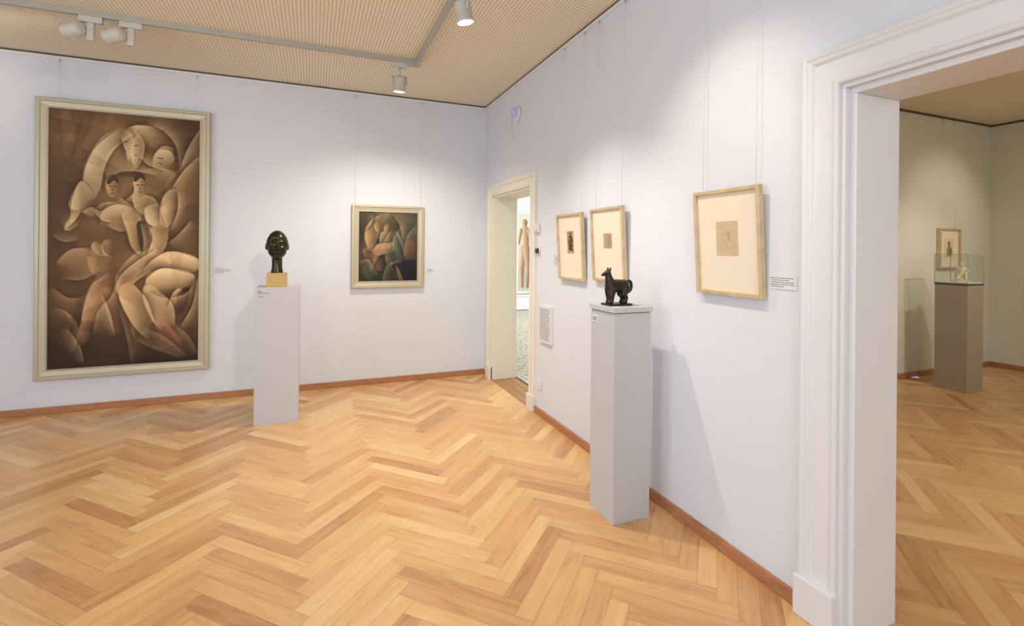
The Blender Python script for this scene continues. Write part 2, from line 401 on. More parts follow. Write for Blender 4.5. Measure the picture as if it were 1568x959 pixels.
bb('baseboard_right',[(XR-bt,XR,BD1+.155,ND0-.12,0,bh),(XR-bt,XR,YREAR,BD0-.155,0,bh),(XR-bt,XR,ND1+.17,YB-bt,0,bh)])
bb('baseboard_left',[(XL,XL+bt,YREAR,YB,0,bh)])
bb('baseboard_side_room',[(XR2,X2,Y2-bt,Y2,0,bh),(X2-bt,X2,YREAR,Y2-bt,0,bh)])
boxes('trim_1',[(XL,XR,YB-.014,YB,H-.030,H-.004),(XR-.014,XR,YREAR,YB-.014,H-.030,H-.004)],M_trim)
boxes('ceiling_shadow_line',[(XL,XR-.01,YB-.010,YB,H-.004,H+.012),(XR-.010,XR,YREAR,YB,H-.004,H+.012)],M_dark)  # dark strip standing in for the shadow line under the ceiling
boxes('side_room_shadow_line',[(XR2,X2,Y2-.012,Y2,H-.012,H+.012),(X2-.012,X2,YREAR,Y2,H-.012,H+.012)],M_dark)  # same painted shadow line along the side room ceiling
profB=[(0,0),(0,.018),(.004,.024),(.012,.027),(.020,.024),(.024,.018),(.028,.016),(.096,.016),(.101,.019),(.107,.027),(.114,.031),(.121,.031),(.126,.036),(.137,.040),(.148,.036),(.153,.028),(.153,0)]
casing('trim_4',BD0,BD1,BH,profB,M_trim,XR)
casing('trim_5',BD0,BD1,BH,[(0,0),(0,.02),(.12,.025),(.13,0)],M_trim,XR2,1)
boxes('trim_6',[(XR-.048,XR+.001,BD1-.006,BD1+.161,0,.165),(XR-.048,XR+.001,BD0-.161,BD0+.006,0,.165)],M_trim,.005)
lt=.038
boxes('trim_7',[(XR+.028,XR2+.01,BD1-lt,BD1+.004,-.005,BH-lt),(XR+.028,XR2+.01,BD0-.004,BD0+lt,-.005,BH-lt),(XR+.028,XR2+.01,BD0,BD1,BH-lt,BH+.004),
  (XR-.004,XR+.032,BD1-.016,BD1+.004,-.005,BH-.016),(XR-.004,XR+.032,BD0,BD1,BH-.016,BH+.004)],M_trim,.003)
profN=[(0,0),(0,.016),(.01,.022),(.02,.016),(.07,.016),(.08,.028),(.095,.036),(.112,.036),(.12,.028),(.12,0)]
profN=[(a*1.1,b_) for a,b_ in profN]
casing('trim_8',ND0,ND1,NH,profN,M_trim_c,XR)
boxes('trim_9',[(XR-.042,XR-.001,ND0-.135,ND0,0,.15),(XR-.042,XR-.001,ND1,ND1+.135,0,.15)],M_trim_c,.004)
boxes('trim_10',[(XR+.0,XR2+.005,ND1-.02,ND1,0,NH),(XR+.0,XR2+.005,ND0,ND0+.02,0,NH),(XR+.0,XR2+.005,ND0,ND1,NH-.02,NH)],M_trim_c,.003)

def strands(lst):
    out=[]
    for p0,p1 in lst:
        out.append(cyl('strand',p0,p1,.0009,.0009,M_wire,6)); out.append(cyl('hook',(p0[0],p0[1],p0[2]-.02),(p0[0],p0[1],p0[2]),.004,.004,M_steel,8))
    return out

# ---------------------------------------------------------------- LARGE PAINTING
def fbig(x,y):
    t=(x-73)/232.; top=163+20*t; bot=567-15*t
    return (t*232,(y-top)/(bot-top)*470)
cv=Canvas(232,470,290,588,fbig)
cv.fill((92,66,44))
cv.glow(110,215,60,60,(128,98,66),.8); cv.glow(200,290,80,130,(168,128,80),.9); cv.glow(215,430,75,70,(150,110,70),.8); cv.glow(120,400,40,60,(130,98,64),.7)
cv.glow(85,550,60,50,(54,36,26),.9); cv.glow(295,200,40,80,(76,54,38),.8); cv.glow(250,560,100,26,(42,30,24),.95); cv.glow(85,330,20,60,(98,72,50),.7); cv.glow(300,340,18,60,(98,72,50),.7)
cv.wedges(26,.20,31,110,True)
E=cv.edge
def body(pts,a=.8,col=(234,204,152),ld=180,dk=(112,80,52),soft=2.0,bias=.08):
    cv.fade=.6; cv.poly(pts,dk,col,ld,soft,a,True,bias); cv.fade=0
body([(124,300),(122,262),(133,232),(150,208),(174,196),(190,196),(180,214),(164,232),(154,256),(148,286),(138,304)],.95,col=(242,218,172),ld=190)
body([(150,256),(162,228),(184,218),(198,240),(192,262),(164,272)],.6,ld=200)
body([(196,194),(220,190),(248,200),(262,220),(246,232),(220,220)],.7,ld=180)
body([(176,206),(188,198),(198,212),(196,232),(186,246),(177,228)],.95,col=(234,200,148),ld=0)
body([(196,214),(206,206),(212,220),(208,240),(198,252),(193,234)],.95,col=(242,214,166),ld=180)
body([(226,242),(238,228),(256,230),(262,244),(248,256),(232,256)],.95,col=(242,214,166),ld=-90)
body([(206,262),(232,256),(262,262),(258,276),(230,280)],.6,ld=-90)
for p,sd in (([(122,300),(124,262),(140,224),(172,198)],1),([(148,292),(154,256),(170,226),(196,206)],-1),([(196,196),(214,216),(210,246),(190,268)],1),([(218,188),(246,200),(266,226),(270,262)],-1),([(178,208),(184,228),(190,248)],-1),
  ([(226,258),(230,236),(244,222),(264,226)],1),([(270,262),(284,226),(304,196)],1),([(250,300),(276,262),(304,236)],1),([(160,272),(180,262),(206,262),(236,268)],-1),([(206,238),(222,252),(248,260)],-1),([(186,196),(200,190),(230,192)],1)): E(p,.6,13,sd)
body([(102,316),(108,292),(120,276),(134,292),(146,312),(140,330),(120,324)],.9,col=(240,206,152))
body([(140,320),(160,308),(194,316),(210,330),(202,350),(176,354),(154,342)],.95,col=(242,212,158),ld=-70)
body([(156,276),(166,268),(178,274),(178,292),(168,302),(158,294)],.95,col=(220,182,128))
body([(96,348),(110,322),(122,322),(116,342),(104,352)],.8)
for p,sd in (([(104,346),(106,306),(120,276),(140,300)],1),([(120,324),(134,316),(148,322),(160,312)],1),([(148,344),(150,324),(172,312),(200,318)],1),([(156,344),(180,354),(206,344)],-1),([(140,326),(150,336),(164,340)],-1),([(178,300),(190,310),(206,316)],1),([(98,350),(112,336),(120,322)],-1)): E(p,.6,11,sd)
body([(196,298),(212,292),(230,304),(236,322),(216,328),(200,314)],.85,col=(220,182,128))
body([(198,274),(206,266),(217,272),(218,290),(209,300),(200,293)],.98,col=(240,210,158),ld=190)
body([(216,318),(238,310),(256,318),(256,338),(238,348),(220,340)],.98,col=(246,218,166),ld=170)
body([(242,322),(246,296),(262,286),(268,308),(264,338),(254,352)],.95,col=(238,202,148),ld=180)
for p,sd in (([(240,346),(240,312),(252,292),(268,288)],1),([(268,290),(268,322),(256,352)],-1),([(214,322),(220,340),(244,350),(260,340)],-1),([(196,300),(200,318),(214,330)],-1),([(212,296),(230,302),(240,316)],1),([(184,306),(196,296),(200,282)],1)): E(p,.6,10,sd)
body([(180,330),(198,322),(210,348),(214,380),(206,392),(192,370)],.95,col=(228,186,128),ld=190)
body([(222,352),(244,344),(252,368),(238,390),(222,404),(214,392),(226,370)],.95,col=(234,192,134),ld=180)
body([(206,384),(236,384),(214,408),(186,424),(174,432),(176,414)],.95,col=(230,190,134),ld=-110)
body([(172,422),(184,420),(184,444),(174,448)],.9,col=(224,184,130))
cv.poly([(204,340),(218,342),(224,372),(212,386),(206,366)],(56,36,24),(96,64,40),0,2,.9)
for p,sd in (([(178,326),(188,352),(196,378),(216,396)],-1),([(208,340),(214,368),(212,392)],-1),([(222,346),(228,366),(218,392)],-1),([(254,344),(252,372),(236,396),(200,424)],1),([(172,440),(180,420),(206,398),(232,382)],1),([(186,448),(204,430),(228,414),(246,392)],-1),([(252,372),(272,356),(290,336)],1)): E(p,.65,11,sd)
body([(86,400),(108,380),(138,384),(152,404),(132,424),(98,424)],.75,col=(184,146,102),ld=-80)
body([(134,382),(138,370),(146,372),(150,388),(140,394)],.9,col=(222,182,128)); body([(150,376),(158,366),(168,372),(168,388),(156,392)],.9,col=(226,186,132)); body([(130,394),(156,392),(172,408),(160,424),(138,420)],.85,col=(204,160,110))
for p,sd in (([(84,402),(104,382),(132,378)],1),([(92,426),(122,428),(150,412)],-1),([(134,372),(140,386),(150,392),(164,388)],-1),([(150,372),(156,386),(168,392)],1),([(80,440),(104,456),(128,452)],1),([(78,360),(96,370),(118,366)],-1),([(84,470),(104,480),(118,504),(112,540)],1)): E(p,.42,12,sd)
body([(122,478),(130,444),(148,420),(168,422),(170,444),(152,466),(140,492),(126,500)],.95,col=(214,162,112),ld=190,dk=(104,68,46))
body([(122,496),(138,490),(134,514),(124,528),(114,516)],.8,col=(174,126,86),dk=(80,52,38))
body([(152,446),(168,440),(182,470),(186,500),(172,512),(158,476)],.85,col=(184,136,92),dk=(80,54,38))
for p,sd in (([(116,520),(124,474),(136,436),(160,418)],1),([(172,428),(166,452),(146,476),(138,510)],-1),([(150,446),(164,478),(172,514)],1),([(176,446),(190,480),(200,520)],-1),([(100,500),(120,530),(126,556)],1)): E(p,.5,11,sd)
body([(216,402),(252,384),(298,392),(304,412),(272,420),(236,418)],.95,col=(240,204,150),ld=-80)
body([(218,424),(244,410),(284,414),(298,426),(282,446),(252,454),(226,442)],.98,col=(246,214,160),ld=-100)
body([(214,440),(236,440),(258,460),(264,488),(244,504),(222,480)],.95,col=(236,196,140),ld=185)
body([(178,440),(196,432),(214,452),(230,490),(216,512),(196,492),(180,466)],.95,col=(232,188,134),ld=185)
body([(256,462),(268,440),(276,446),(272,460),(264,468)],.95,col=(236,190,142),ld=-90,dk=(140,90,62))
cv.poly([(232,498),(252,496),(272,518),(286,544),(262,534),(240,516)],(80,46,36),(174,116,86),-60,1.4,.9)
cv.poly([(270,448),(290,440),(284,468),(270,480)],(46,30,22),(84,56,38),180,2,.85)
for p,sd in (([(212,416),(230,396),(262,384),(304,396)],1),([(214,444),(222,424),(248,410),(298,420)],1),([(300,424),(284,448),(250,456),(224,446)],-1),([(212,440),(218,470),(240,506)],-1),([(234,442),(262,466),(266,500)],1),([(174,446),(184,472),(202,502),(222,520)],-1),([(198,434),(220,458),(234,496)],1),([(302,424),(294,466),(274,500)],-1)): E(p,.62,12,sd)
for p,sd in (([(222,504),(250,516),(288,546)],1),([(200,520),(232,534),(280,550)],-1),([(176,470),(190,520),(196,556)],-1),([(268,498),(288,514),(304,540)],1)): E(p,.35,10,sd)
E([(254,470),(262,448),(276,440)],.6,8,1)
Lb=cv.limb; H1=(66,42,28); H2=(98,66,42)
for (x,y,r) in ((166,274,7),(207,270,7)): cv.poly([(x-r-2,y+5),(x-r+1,y-4),(x,y-8),(x+r,y-4),(x+r+2,y+6),(x+2,y+1),(x-r+2,y+7)],H1,H2,-90,1.4,.9)
for (x,y) in ((166,284),(208,282)):
    Lb(x-5,y,.8,x-1.5,y,.7,H1,H1); Lb(x+2,y,.7,x+6,y,.7,H1,H1); Lb(x,y+2,.5,x-.5,y+7,.7,H2,H2); Lb(x-3,y+11,.6,x+2,y+11,.6,H1,H1)
Lb(183,216,.7,188,215,.7,H1,H1); Lb(183,228,.6,186,231,.6,H1,H1); Lb(199,222,.7,204,221,.7,H1,H1); Lb(199,236,.6,203,237,.6,H1,H1); Lb(236,240,.7,244,242,.7,H1,H1); Lb(238,248,.6,243,250,.6,H1,H1)
cv.wedges(50,.16,9,60,True); cv.wedges(30,.12,19,50)
cv.sat(.90); cv.c=np.clip(cv.c,0,1)**1.08
big=cv.build('canvas',1.148,2.33,-.028,M_paint)
profF=[(0,0),(0,.048),(.006,.054),(.030,.054),(.036,.046),(.074,.040),(.080,.044),(.087,.044),(.090,.036),(.090,.0)]
bf=frame_mesh('frame',1.322,2.495,profF,M_silver)
group('framed_painting',[bf,big,boxes('backing',[(-.6,.6,-.02,-.002,-1.2,1.2)],M_back)],(-1.59,YB-.002,1.556),
  world_parts=strands([((x_,YB-.018,H-.036),(x_,YB-.018,2.79)) for x_ in (-2.10,-1.047)]))

# ---------------------------------------------------------------- MEDIUM PAINTING
def fmed(x,y):
    t=(x-551)/89.; top=322+4*t; bot=430-2*t
    return (t*89,(y-top)/(bot-top)*106)
cm=Canvas(89,106,200,238,fmed); E=cm.edge
cm.fill((62,56,44)); cm.glow(592,328,34,14,(140,126,98),.8); cm.glow(580,365,26,26,(108,92,68),.7); cm.glow(556,400,12,34,(78,66,50),.8); cm.glow(630,350,16,26,(82,84,72),.8); cm.glow(580,427,30,10,(46,46,38),.9); cm.glow(608,385,14,18,(74,84,78),.7)
cm.wedges(20,.25,14,40,True)
def body(pts,col,a=.9,ld=180,dk=(74,58,42),soft=1.0,bias=.05):
    cm.fade=.6; cm.poly(pts,dk,col,ld,soft,a,True,bias); cm.fade=0
body([(560,350),(568,338),(578,344),(577,366),(568,384),(561,370)],(206,170,124))
body([(573,344),(578,337),(583,343),(582,351),(577,354)],(202,164,118)); body([(588,347),(594,341),(599,348),(597,356),(591,358)],(192,160,122))
body([(584,354),(598,356),(602,370),(592,384),(582,372)],(196,178,142))
body([(602,354),(614,360),(622,380),(612,392),(602,376)],(110,122,108),dk=(44,54,52))
body([(612,336),(632,344),(637,372),(624,392),(618,366)],(96,92,78),.8,dk=(50,50,48))
body([(568,378),(580,372),(592,380),(588,390),(574,388)],(218,168,130),ld=-90,dk=(130,78,58))
body([(584,384),(598,370),(603,373),(592,388)],(210,172,134),ld=-90)
body([(572,390),(583,390),(590,408),(578,414),(570,402)],(166,130,96)); body([(590,388),(603,386),(606,400),(596,410)],(136,124,98),dk=(54,54,48))
body([(556,384),(564,380),(574,398),(570,408)],(136,110,80)); body([(556,410),(570,400),(580,420),(566,429)],(76,84,66),dk=(38,44,38))
body([(588,410),(598,404),(606,428),(588,428)],(82,80,66),dk=(34,36,34)); body([(622,374),(636,368),(638,396),(626,400)],(112,78,58),.8,-90)
Kc=(28,26,24); Lc=(180,158,122)
for p,sd in (([(556,372),(562,346),(572,332),(586,326)],1),([(560,384),(576,370),(582,350)],-1),([(582,384),(590,364),(600,350)],1),([(600,384),(604,360),(618,340)],1),([(566,392),(580,372),(600,372)],1),([(570,388),(584,390),(606,382)],-1),
   ([(618,392),(624,360),(638,344)],1),([(570,416),(580,392),(592,386)],-1),([(552,400),(566,396),(580,420)],1),([(586,428),(594,404),(612,396)],1),([(600,326),(612,344),(616,366)],-1),([(574,326),(568,344),(556,352)],1),([(604,352),(614,372),(622,398)],-1)): E(p,.5,6,sd,.7,Lc,Kc)
cm.poly([(600,405),(622,398),(638,396),(638,427),(616,428)],(18,22,30),(36,42,54),-90,.8,1,False)
cm.poly([(606,405),(611,409),(619,427),(612,427)],(96,74,54),(150,118,84),180,.6,1,False)
cm.wedges(24,.16,4,22,True); cm.c=np.clip(cm.c,0,1)**1.08
med=cm.build('canvas',.632,.758,-.026,M_paint)
profM=[(0,0),(0,.040),(.005,.046),(.020,.046),(.026,.038),(.058,.034),(.063,.038),(.072,.038),(.075,.030),(.075,0)]
mf=frame_mesh('frame',.782,.908,profM,M_silver)
group('framed_painting',[mf,med,boxes('backing',[(-.36,.36,-.02,-.002,-.42,.42)],M_back)],(.784,YB-.002,1.513),
  world_parts=strands([((x_,YB-.018,H-.036),(x_,YB-.018,1.96)) for x_ in (.426,1.138)]))

# ---------------------------------------------------------------- DRAWINGS on right wall
def drawing(kind,w,h):
    ident=lambda x,y:(x,y)
    c=Canvas(100,100*h/w,70,int(70*h/w),ident)
    hh=100*h/w
    if kind==0:
        c.fill((176,150,116)); c.limb(50,20,14,52,36,11,(40,30,24),(170,140,105),180,3)
        c.poly([(30,40),(70,38),(84,80),(70,130),(34,140),(18,90)],(36,28,22),(128,102,76),180,5)
        c.limb(34,60,9,70,96,7,(60,46,36),(190,160,124),-90,3); c.limb(64,50,7,40,118,6,(40,30,24),(150,124,94),0,3); c.limb(30,130,9,74,140,9,(30,24,20),(110,88,66),-90,3)
        for _ in range(60):
            x,y=np.random.rand()*80+10,np.random.rand()*(hh-20)+10; c.limb(x,y,.8,x+np.random.randn()*8,y+np.random.randn()*10,.8,(40,30,24),(60,48,38),0,1,.5)
    elif kind==1:
        c.fill((182,166,142)); 
        c.poly([(20,20),(80,14),(84,90),(24,96)],(146,130,108),(182,166,140),180,5,.7)
        for _ in range(45):
            x,y=np.random.rand()*80+10,np.random.rand()*(hh-20)+10; c.limb(x,y,.9,x+np.random.randn()*16,y+np.random.randn()*8,.7,(110,94,74),(130,112,90),0,1.2,.6)
    else:
        c.fill((202,182,150))
        c.limb(52,44,13,56,60,9,(184,158,122),(202,180,144),180,3,.7)
        pts=[(20,86),(34,70),(30,52),(42,40),(56,42),(62,54),(54,66),(66,74),(82,70),(88,86),(72,98),(52,94),(36,104),(22,98)]
        for a_,b2 in zip(pts,pts[1:]+pts[:1]): c.limb(a_[0],a_[1],.7,b2[0],b2[1],.7,(140,108,80),(150,118,88),0,1.1,.7)
        for p in [(44,48,56,50),(50,66,46,90),(60,74,70,92),(40,72,30,84),(66,60,80,56)]: c.limb(p[0],p[1],.6,p[2],p[3],.6,(142,110,82),(150,118,88),0,1.2,.7)
    return c.build('drawing_sheet',w,h,-.0125,M_paint)
def place_draw(kind,y0,y1,z0,z1,dw,dh,dy,dz):
    w=y1-y0;h=z1-z0
    f_=frame_mesh('frame',w,h,[(0,0),(0,.026),(.002,.028),(.017,.028),(.019,.026),(.019,.0)],M_oak)
    mt=boxes('passepartout',[(-w/2+.01,w/2-.01,-.012,-.004,-h/2+.01,h/2-.01)],M_mat)
    d=drawing(kind,dw,dh); d.location=(dy,0,dz)
    ang=.058; off=.008+math.sin(ang)*h/2
    rot=(Matrix.Rotation(-math.pi/2,3,'Z')@Matrix.Rotation(ang,3,'X')).to_euler()
    ws=strands([((XR-.018,y_,H-.036),(XR-.036,y_,z1-.02)) for y_ in (y0+.04,y1-.04)])
    group('framed_drawing',[f_,mt,d],(XR-off,(y0+y1)/2,(z0+z1)/2),rot,world_parts=ws)
place_draw(0,3.215,3.62,1.264,1.787,.105,.175,.0,.035)
place_draw(1,2.693,3.09,1.285,1.797,.105,.105,.0,.025)
place_draw(2,1.635,2.045,1.287,1.81,.137,.17,.0,.018)

# ---------------------------------------------------------------- labels & wall devices
def label_back(x0,x1,z0,z1,rows=4):
    card=boxes('card',[(x0-.006,x1+.006,YB-.004,YB-.001,z0-.006,z1+.006)],M_card)
    bl=[]; st=(z1-z0)/rows
    for i in range(rows):
        z=z1-st*(i+.3); x=x0; xe=x0+(x1-x0)*random.uniform(.45,1)
        while x<xe: 
            l=random.uniform(.008,.02); bl.append((x,min(x+l,x1),YB-.0052,YB-.004,z-st*.28,z)); x+=l+.004
    group('wall_label',[card,boxes('print',bl,M_text)])
label_back(-.885,-.75,1.235,1.29); label_back(1.225,1.295,1.225,1.262)
def label_right(y0,y1,z0,z1,rows=5,name='wall_label',th=.003,pad=.006,cardm=None,fill=(.45,1)):
    card=boxes('card',[(XR-th-.001,XR-.001,y0-pad,y1+pad,z0-pad,z1+pad)],cardm or M_card)
    bl=[]; st=(z1-z0)/rows
    for i in range(rows):
        z=z1-st*(i+.3); y=y1; ye=y1-(y1-y0)*random.uniform(*fill)
        while y>ye:
            l=random.uniform(.006,.016); bl.append((XR-th-.002,XR-th-.001,max(y-l,y0),y,z-st*.24,z)); y-=l+.003
    group(name,[card,boxes('print',bl,M_text)])
label_right(1.493,1.615,1.345,1.392); label_right(3.69,3.755,1.375,1.455,6)
label_right(3.80,4.00,.70,.98,18,'info_panel',.02,pad=.022,cardm=M_white,fill=(.8,1))
group('thermostat',[boxes('body',[(XR-.03,XR-.001,4.045,4.125,1.655,1.735)],M_white,.006),cyl('dial',(XR-.03,4.085,1.69),(XR-.042,4.085,1.69),.028,.024,M_white),boxes('slot',[(XR-.0435,XR-.042,4.083,4.087,1.69,1.71)],M_dark)])
group('light_switch',[cyl('plate',(XR-.001,4.075,1.488),(XR-.012,4.075,1.488),.04,.038,M_white),cyl('knob',(XR-.012,4.075,1.488),(XR-.03,4.075,1.488),.026,.022,M_black)])
group('wall_socket',[boxes('plate',[(XR-.012,XR-.001,3.985,4.065,.235,.315)],M_white,.004),cyl('well',(XR-.012,4.025,.275),(XR-.0135,4.025,.275),.022,.022,M_card)])
mo=[cyl('base',(XR-.001,4.588,2.87),(XR-.03,4.588,2.87),.075,.07,M_white)]
dm=bmesh.new(); bmesh.ops.create_uvsphere(dm,u_segments=24,v_segments=12,radius=.045); me=bpy.data.meshes.new('dome'); dm.to_mesh(me); dm.free(); me.materials.append(M_dome_lit); me.polygons.foreach_set('use_smooth',[True]*len(me.polygons))
do=bpy.data.objects.new('dome',me); C.objects.link(do); do.location=(XR-.035,4.588,2.88); mo.append(do)
cu=bpy.data.curves.new('cable','CURVE'); cu.dimensions='3D'; cu.bevel_depth=.004; s=cu.splines.new('BEZIER'); pts=[(XR-.012,4.60,2.80),(XR-.012,4.66,2.62),(XR-.012,4.73,2.70),(XR-.012,4.75,2.85)]
s.bezier_points.add(3)
for i,p in enumerate(pts): s.bezier_points[i].co=p; s.bezier_points[i].handle_left_type=s.bezier_points[i].handle_right_type='AUTO'
cu.materials.append(M_white); co=bpy.data.objects.new('cable',cu); C.objects.link(co); mo.append(co)
mo.append(boxes('junction',[(XR-.03,XR-.001,4.73,4.79,2.83,2.89)],M_white,.004))
group('motion_detector',mo)

# ---------------------------------------------------------------- PEDESTALS
def pedestal(x0,x1,y0,y1,h,cap,extra):
    p=list(extra)
    if cap:
        p.append(boxes('shaft',[(x0+.004,x1-.004,y0+.004,y1-.004,0,h-.034)],M_ped,.002))
        p.append(boxes('shadow_gap',[(x0+.008,x1-.008,y0+.008,y1-.008,h-.036,h-.028)],M_ped_d))
        p.append(boxes('cap',[(x0-.003,x1+.003,y0-.003,y1+.003,h-.029,h)],M_ped,.002))
    else:
        p.append(boxes('shaft',[(x0,x1,y0,y1,0,h)],M_ped,.002))
    return group('display_pedestal',p)
pedestal(-.444,-.100,4.62,4.965,1.155,False,[boxes('label_print',[(-.42,-.40,4.6188,4.6202,1.13,1.133),(-.42,-.385,4.6188,4.6202,1.12,1.123),(-.42,-.33,4.6188,4.6202,1.11,1.113),(-.42,-.37,4.6188,4.6202,1.08,1.083)],M_text)])
pedestal(1.525,1.775,2.27,2.52,1.188,True,[boxes('label_card',[(1.527,1.5295,2.44,2.50,1.085,1.125)],M_white),boxes('label_print',[(1.5262,1.527,2.445,2.495,1.112,1.115),(1.5262,1.527,2.455,2.495,1.104,1.107),(1.5262,1.527,2.45,2.495,1.096,1.099)],M_text)])

# ---------------------------------------------------------------- BRONZE HEAD
bm=bmesh.new(); bmesh.ops.create_icosphere(bm,subdivisions=6,radius=1)
V=np.array([v_.co[:] for v_ in bm.verts]); nx_,ny_,nz_=V[:,0],V[:,1],V[:,2]
def sst(a,b_,x): t=np.clip((x-a)/(b_-a),0,1); return t*t*(3-2*t)
X=.078*nx_; Y=.096*ny_; Z=.124*nz_
low=np.clip(-nz_,0,1)
X*=1-.20*low**2.4
X*=1+.10*np.exp(-((nz_+.62)/.22)**2)
Y=np.where(ny_>0,Y*(1-.55*low**1.2),Y*(1-.03*low**2))
X*=1+.02*np.exp(-((nz_-.35)/.35)**2)
fx=X/.078; fz=Z/.124
G=lambda cx,cz,sx,sz:np.exp(-((fx-cx)/sx)**2-((fz-cz)/sz)**2)
front=sst(.05,.5,-ny_)
d=np.zeros(len(V))
nose=np.exp(-(fx/(.09+.13*sst(.1,-.2,fz)))**2)*sst(.24,-.18,fz)*sst(-.34,-.24,fz)
d+=.032*nose+.004*G(0,.22,.10,.12)
for s in (-1,1):
    d+=-.016*G(s*.38,.06,.22,.12)+.012*G(s*.38,.05,.15,.055)+.007*G(s*.38,.24,.28,.055)+.007*G(s*.54,-.2,.22,.18)+.006*G(s*.16,-.26,.06,.05)
    d+=-.005*G(s*.38,.045,.17,.014)
d+=.014*G(0,-.42,.24,.045)+.015*G(0,-.52,.20,.05)-.010*G(0,-.468,.26,.016)-.009*G(0,-.63,.24,.04)+.014*G(0,-.82,.28,.12)
d*=front
line=np.where(ny_<0,.52-.60*sst(.45,.90,np.abs(nx_)),.0)
line=np.where(ny_>=-.05,-.05-.40*sst(0,.6,ny_),line)
hair=.007*sst(line-.04,line+.04,nz_)
nrm=np.stack([nx_,ny_*.8,nz_],-1)
Pp=np.stack([X,Y,Z],-1); Pp[:,1]-=d; Pp+=nrm*hair[:,None]
SC=np.array([1.04,1.06,1.02]); HZ=.118+.235*1.02
def xf(p): p=np.array(p)*SC; a=.10; return (p[0]*math.cos(a)-p[1]*math.sin(a),p[0]*math.sin(a)+p[1]*math.cos(a),p[2]+HZ)
for v_,p in zip(bm.verts,Pp): v_.co=xf(p)
me=bpy.data.meshes.new('head'); bm.to_mesh(me); bm.free(); me.materials.append(M_bronze); me.polygons.foreach_set('use_smooth',[True]*len(me.polygons))
head=bpy.data.objects.new('head',me); C.objects.link(head)
ears=[]
for s in (-1,1):
    eb=bmesh.new(); bmesh.ops.create_uvsphere(eb,u_segments=20,v_segments=14,radius=1)
    Rr=Matrix.Rotation(s*-.4,3,'Z')@Matrix.Rotation(.15,3,'X')
    for v_ in eb.verts:
        x_,y_,z_=v_.co; hollow=.4 if (x_*s>.2 and (y_*y_+z_*z_)<.40) else 1
        q_=Rr@Vector((x_*.009*hollow,y_*.018*(1+.25*z_),z_*.031))
        v_.co=xf((q_.x+s*.081,q_.y+.006,q_.z-.008))
    me=bpy.data.meshes.new('ear'); eb.to_mesh(me); eb.free(); me.materials.append(M_bronze); me.polygons.foreach_set('use_smooth',[True]*len(me.polygons))
    eo=bpy.data.objects.new('ear',me); C.objects.link(eo); ears.append(eo)
vs=[];fs=[];rings=[(-.05,.050,.054,.012),(-.085,.045,.050,.016),(-.12,.041,.047,.02),(-.16,.040,.046,.022),(-.20,.042,.050,.022),(-.226,.048,.056,.020),(-.235,.048,.056,.02)]
nn=32
for z_,rx,ry,oy in rings:
    for i in range(nn): a=2*math.pi*i/nn; vs.append(xf((rx*math.cos(a),oy+ry*math.sin(a),z_)))
for k in range(len(rings)-1):
    for i in range(nn): fs.append((k*nn+i,(k+1)*nn+i,(k+1)*nn+(i+1)%nn,k*nn+(i+1)%nn))
fs.append(tuple(range((len(rings)-1)*nn,len(rings)*nn)))
neck=mesh_obj('neck',vs,fs,M_bronze,True)
block=boxes('stone_base',[(-.079,.079,-.079,.079,0,.118)],M_stone,.003)
hs=group('bronze_head_sculpture',[head,neck,block]+ears,(-.285,4.79,1.1555))

# ---------------------------------------------------------------- BRONZE ANIMAL
nd=[((-.040,0,.104),.037),((-.010,0,.100),.038),((.022,0,.100),.037),((.044,0,.104),.032),
    ((-.052,0,.130),.026),((-.059,0,.154),.020),((-.064,0,.176),.0175),((-.084,0,.170),.0115),((-.099,0,.163),.008),
    ((.064,0,.118),.012),((.080,0,.128),.0085),((.093,0,.120),.0085),((.098,0,.096),.0085),((.092,0,.074),.008),((.080,0,.062),.0075)]
ed=[(0,1),(1,2),(2,3),(0,4),(4,5),(5,6),(6,7),(7,8),(3,9),(9,10),(10,11),(11,12),(12,13),(13,14)]
def addn(p,r,parent): nd.append((p,r)); ed.append((parent,len(nd)-1)); return len(nd)-1
for s in (-1,1):
    a=addn((-.044,s*.017,.080),.026,0); a=addn((-.048+s*.004,s*.021,.050),.019,a); a=addn((-.047+s*.006,s*.022,.028),.0155,a); a=addn((-.048+s*.008,s*.022,.012),.0145,a); a=addn((-.058+s*.008,s*.022,.008),.0115,a)
    a=addn((.044,s*.018,.082),.028,3); a=addn((.032+s*.005,s*.022,.054),.021,a); a=addn((.048+s*.006,s*.023,.034),.0155,a); a=addn((.045+s*.008,s*.023,.012),.0145,a); a=addn((.035+s*.008,s*.023,.008),.0115,a)
    a=addn((-.058,s*.011,.190),.0075,6); a=addn((-.055,s*.014,.202),.0045,a)
an=blob('body',nd,ed,M_bronze2,.0022,4)
apl=boxes('base_plate',[(-.080,.074,-.048,.048,-.010,.001)],M_bronze2,.004)
group('bronze_animal_sculpture',[an,apl],(1.625,2.392,1.1985),(0,0,.0))

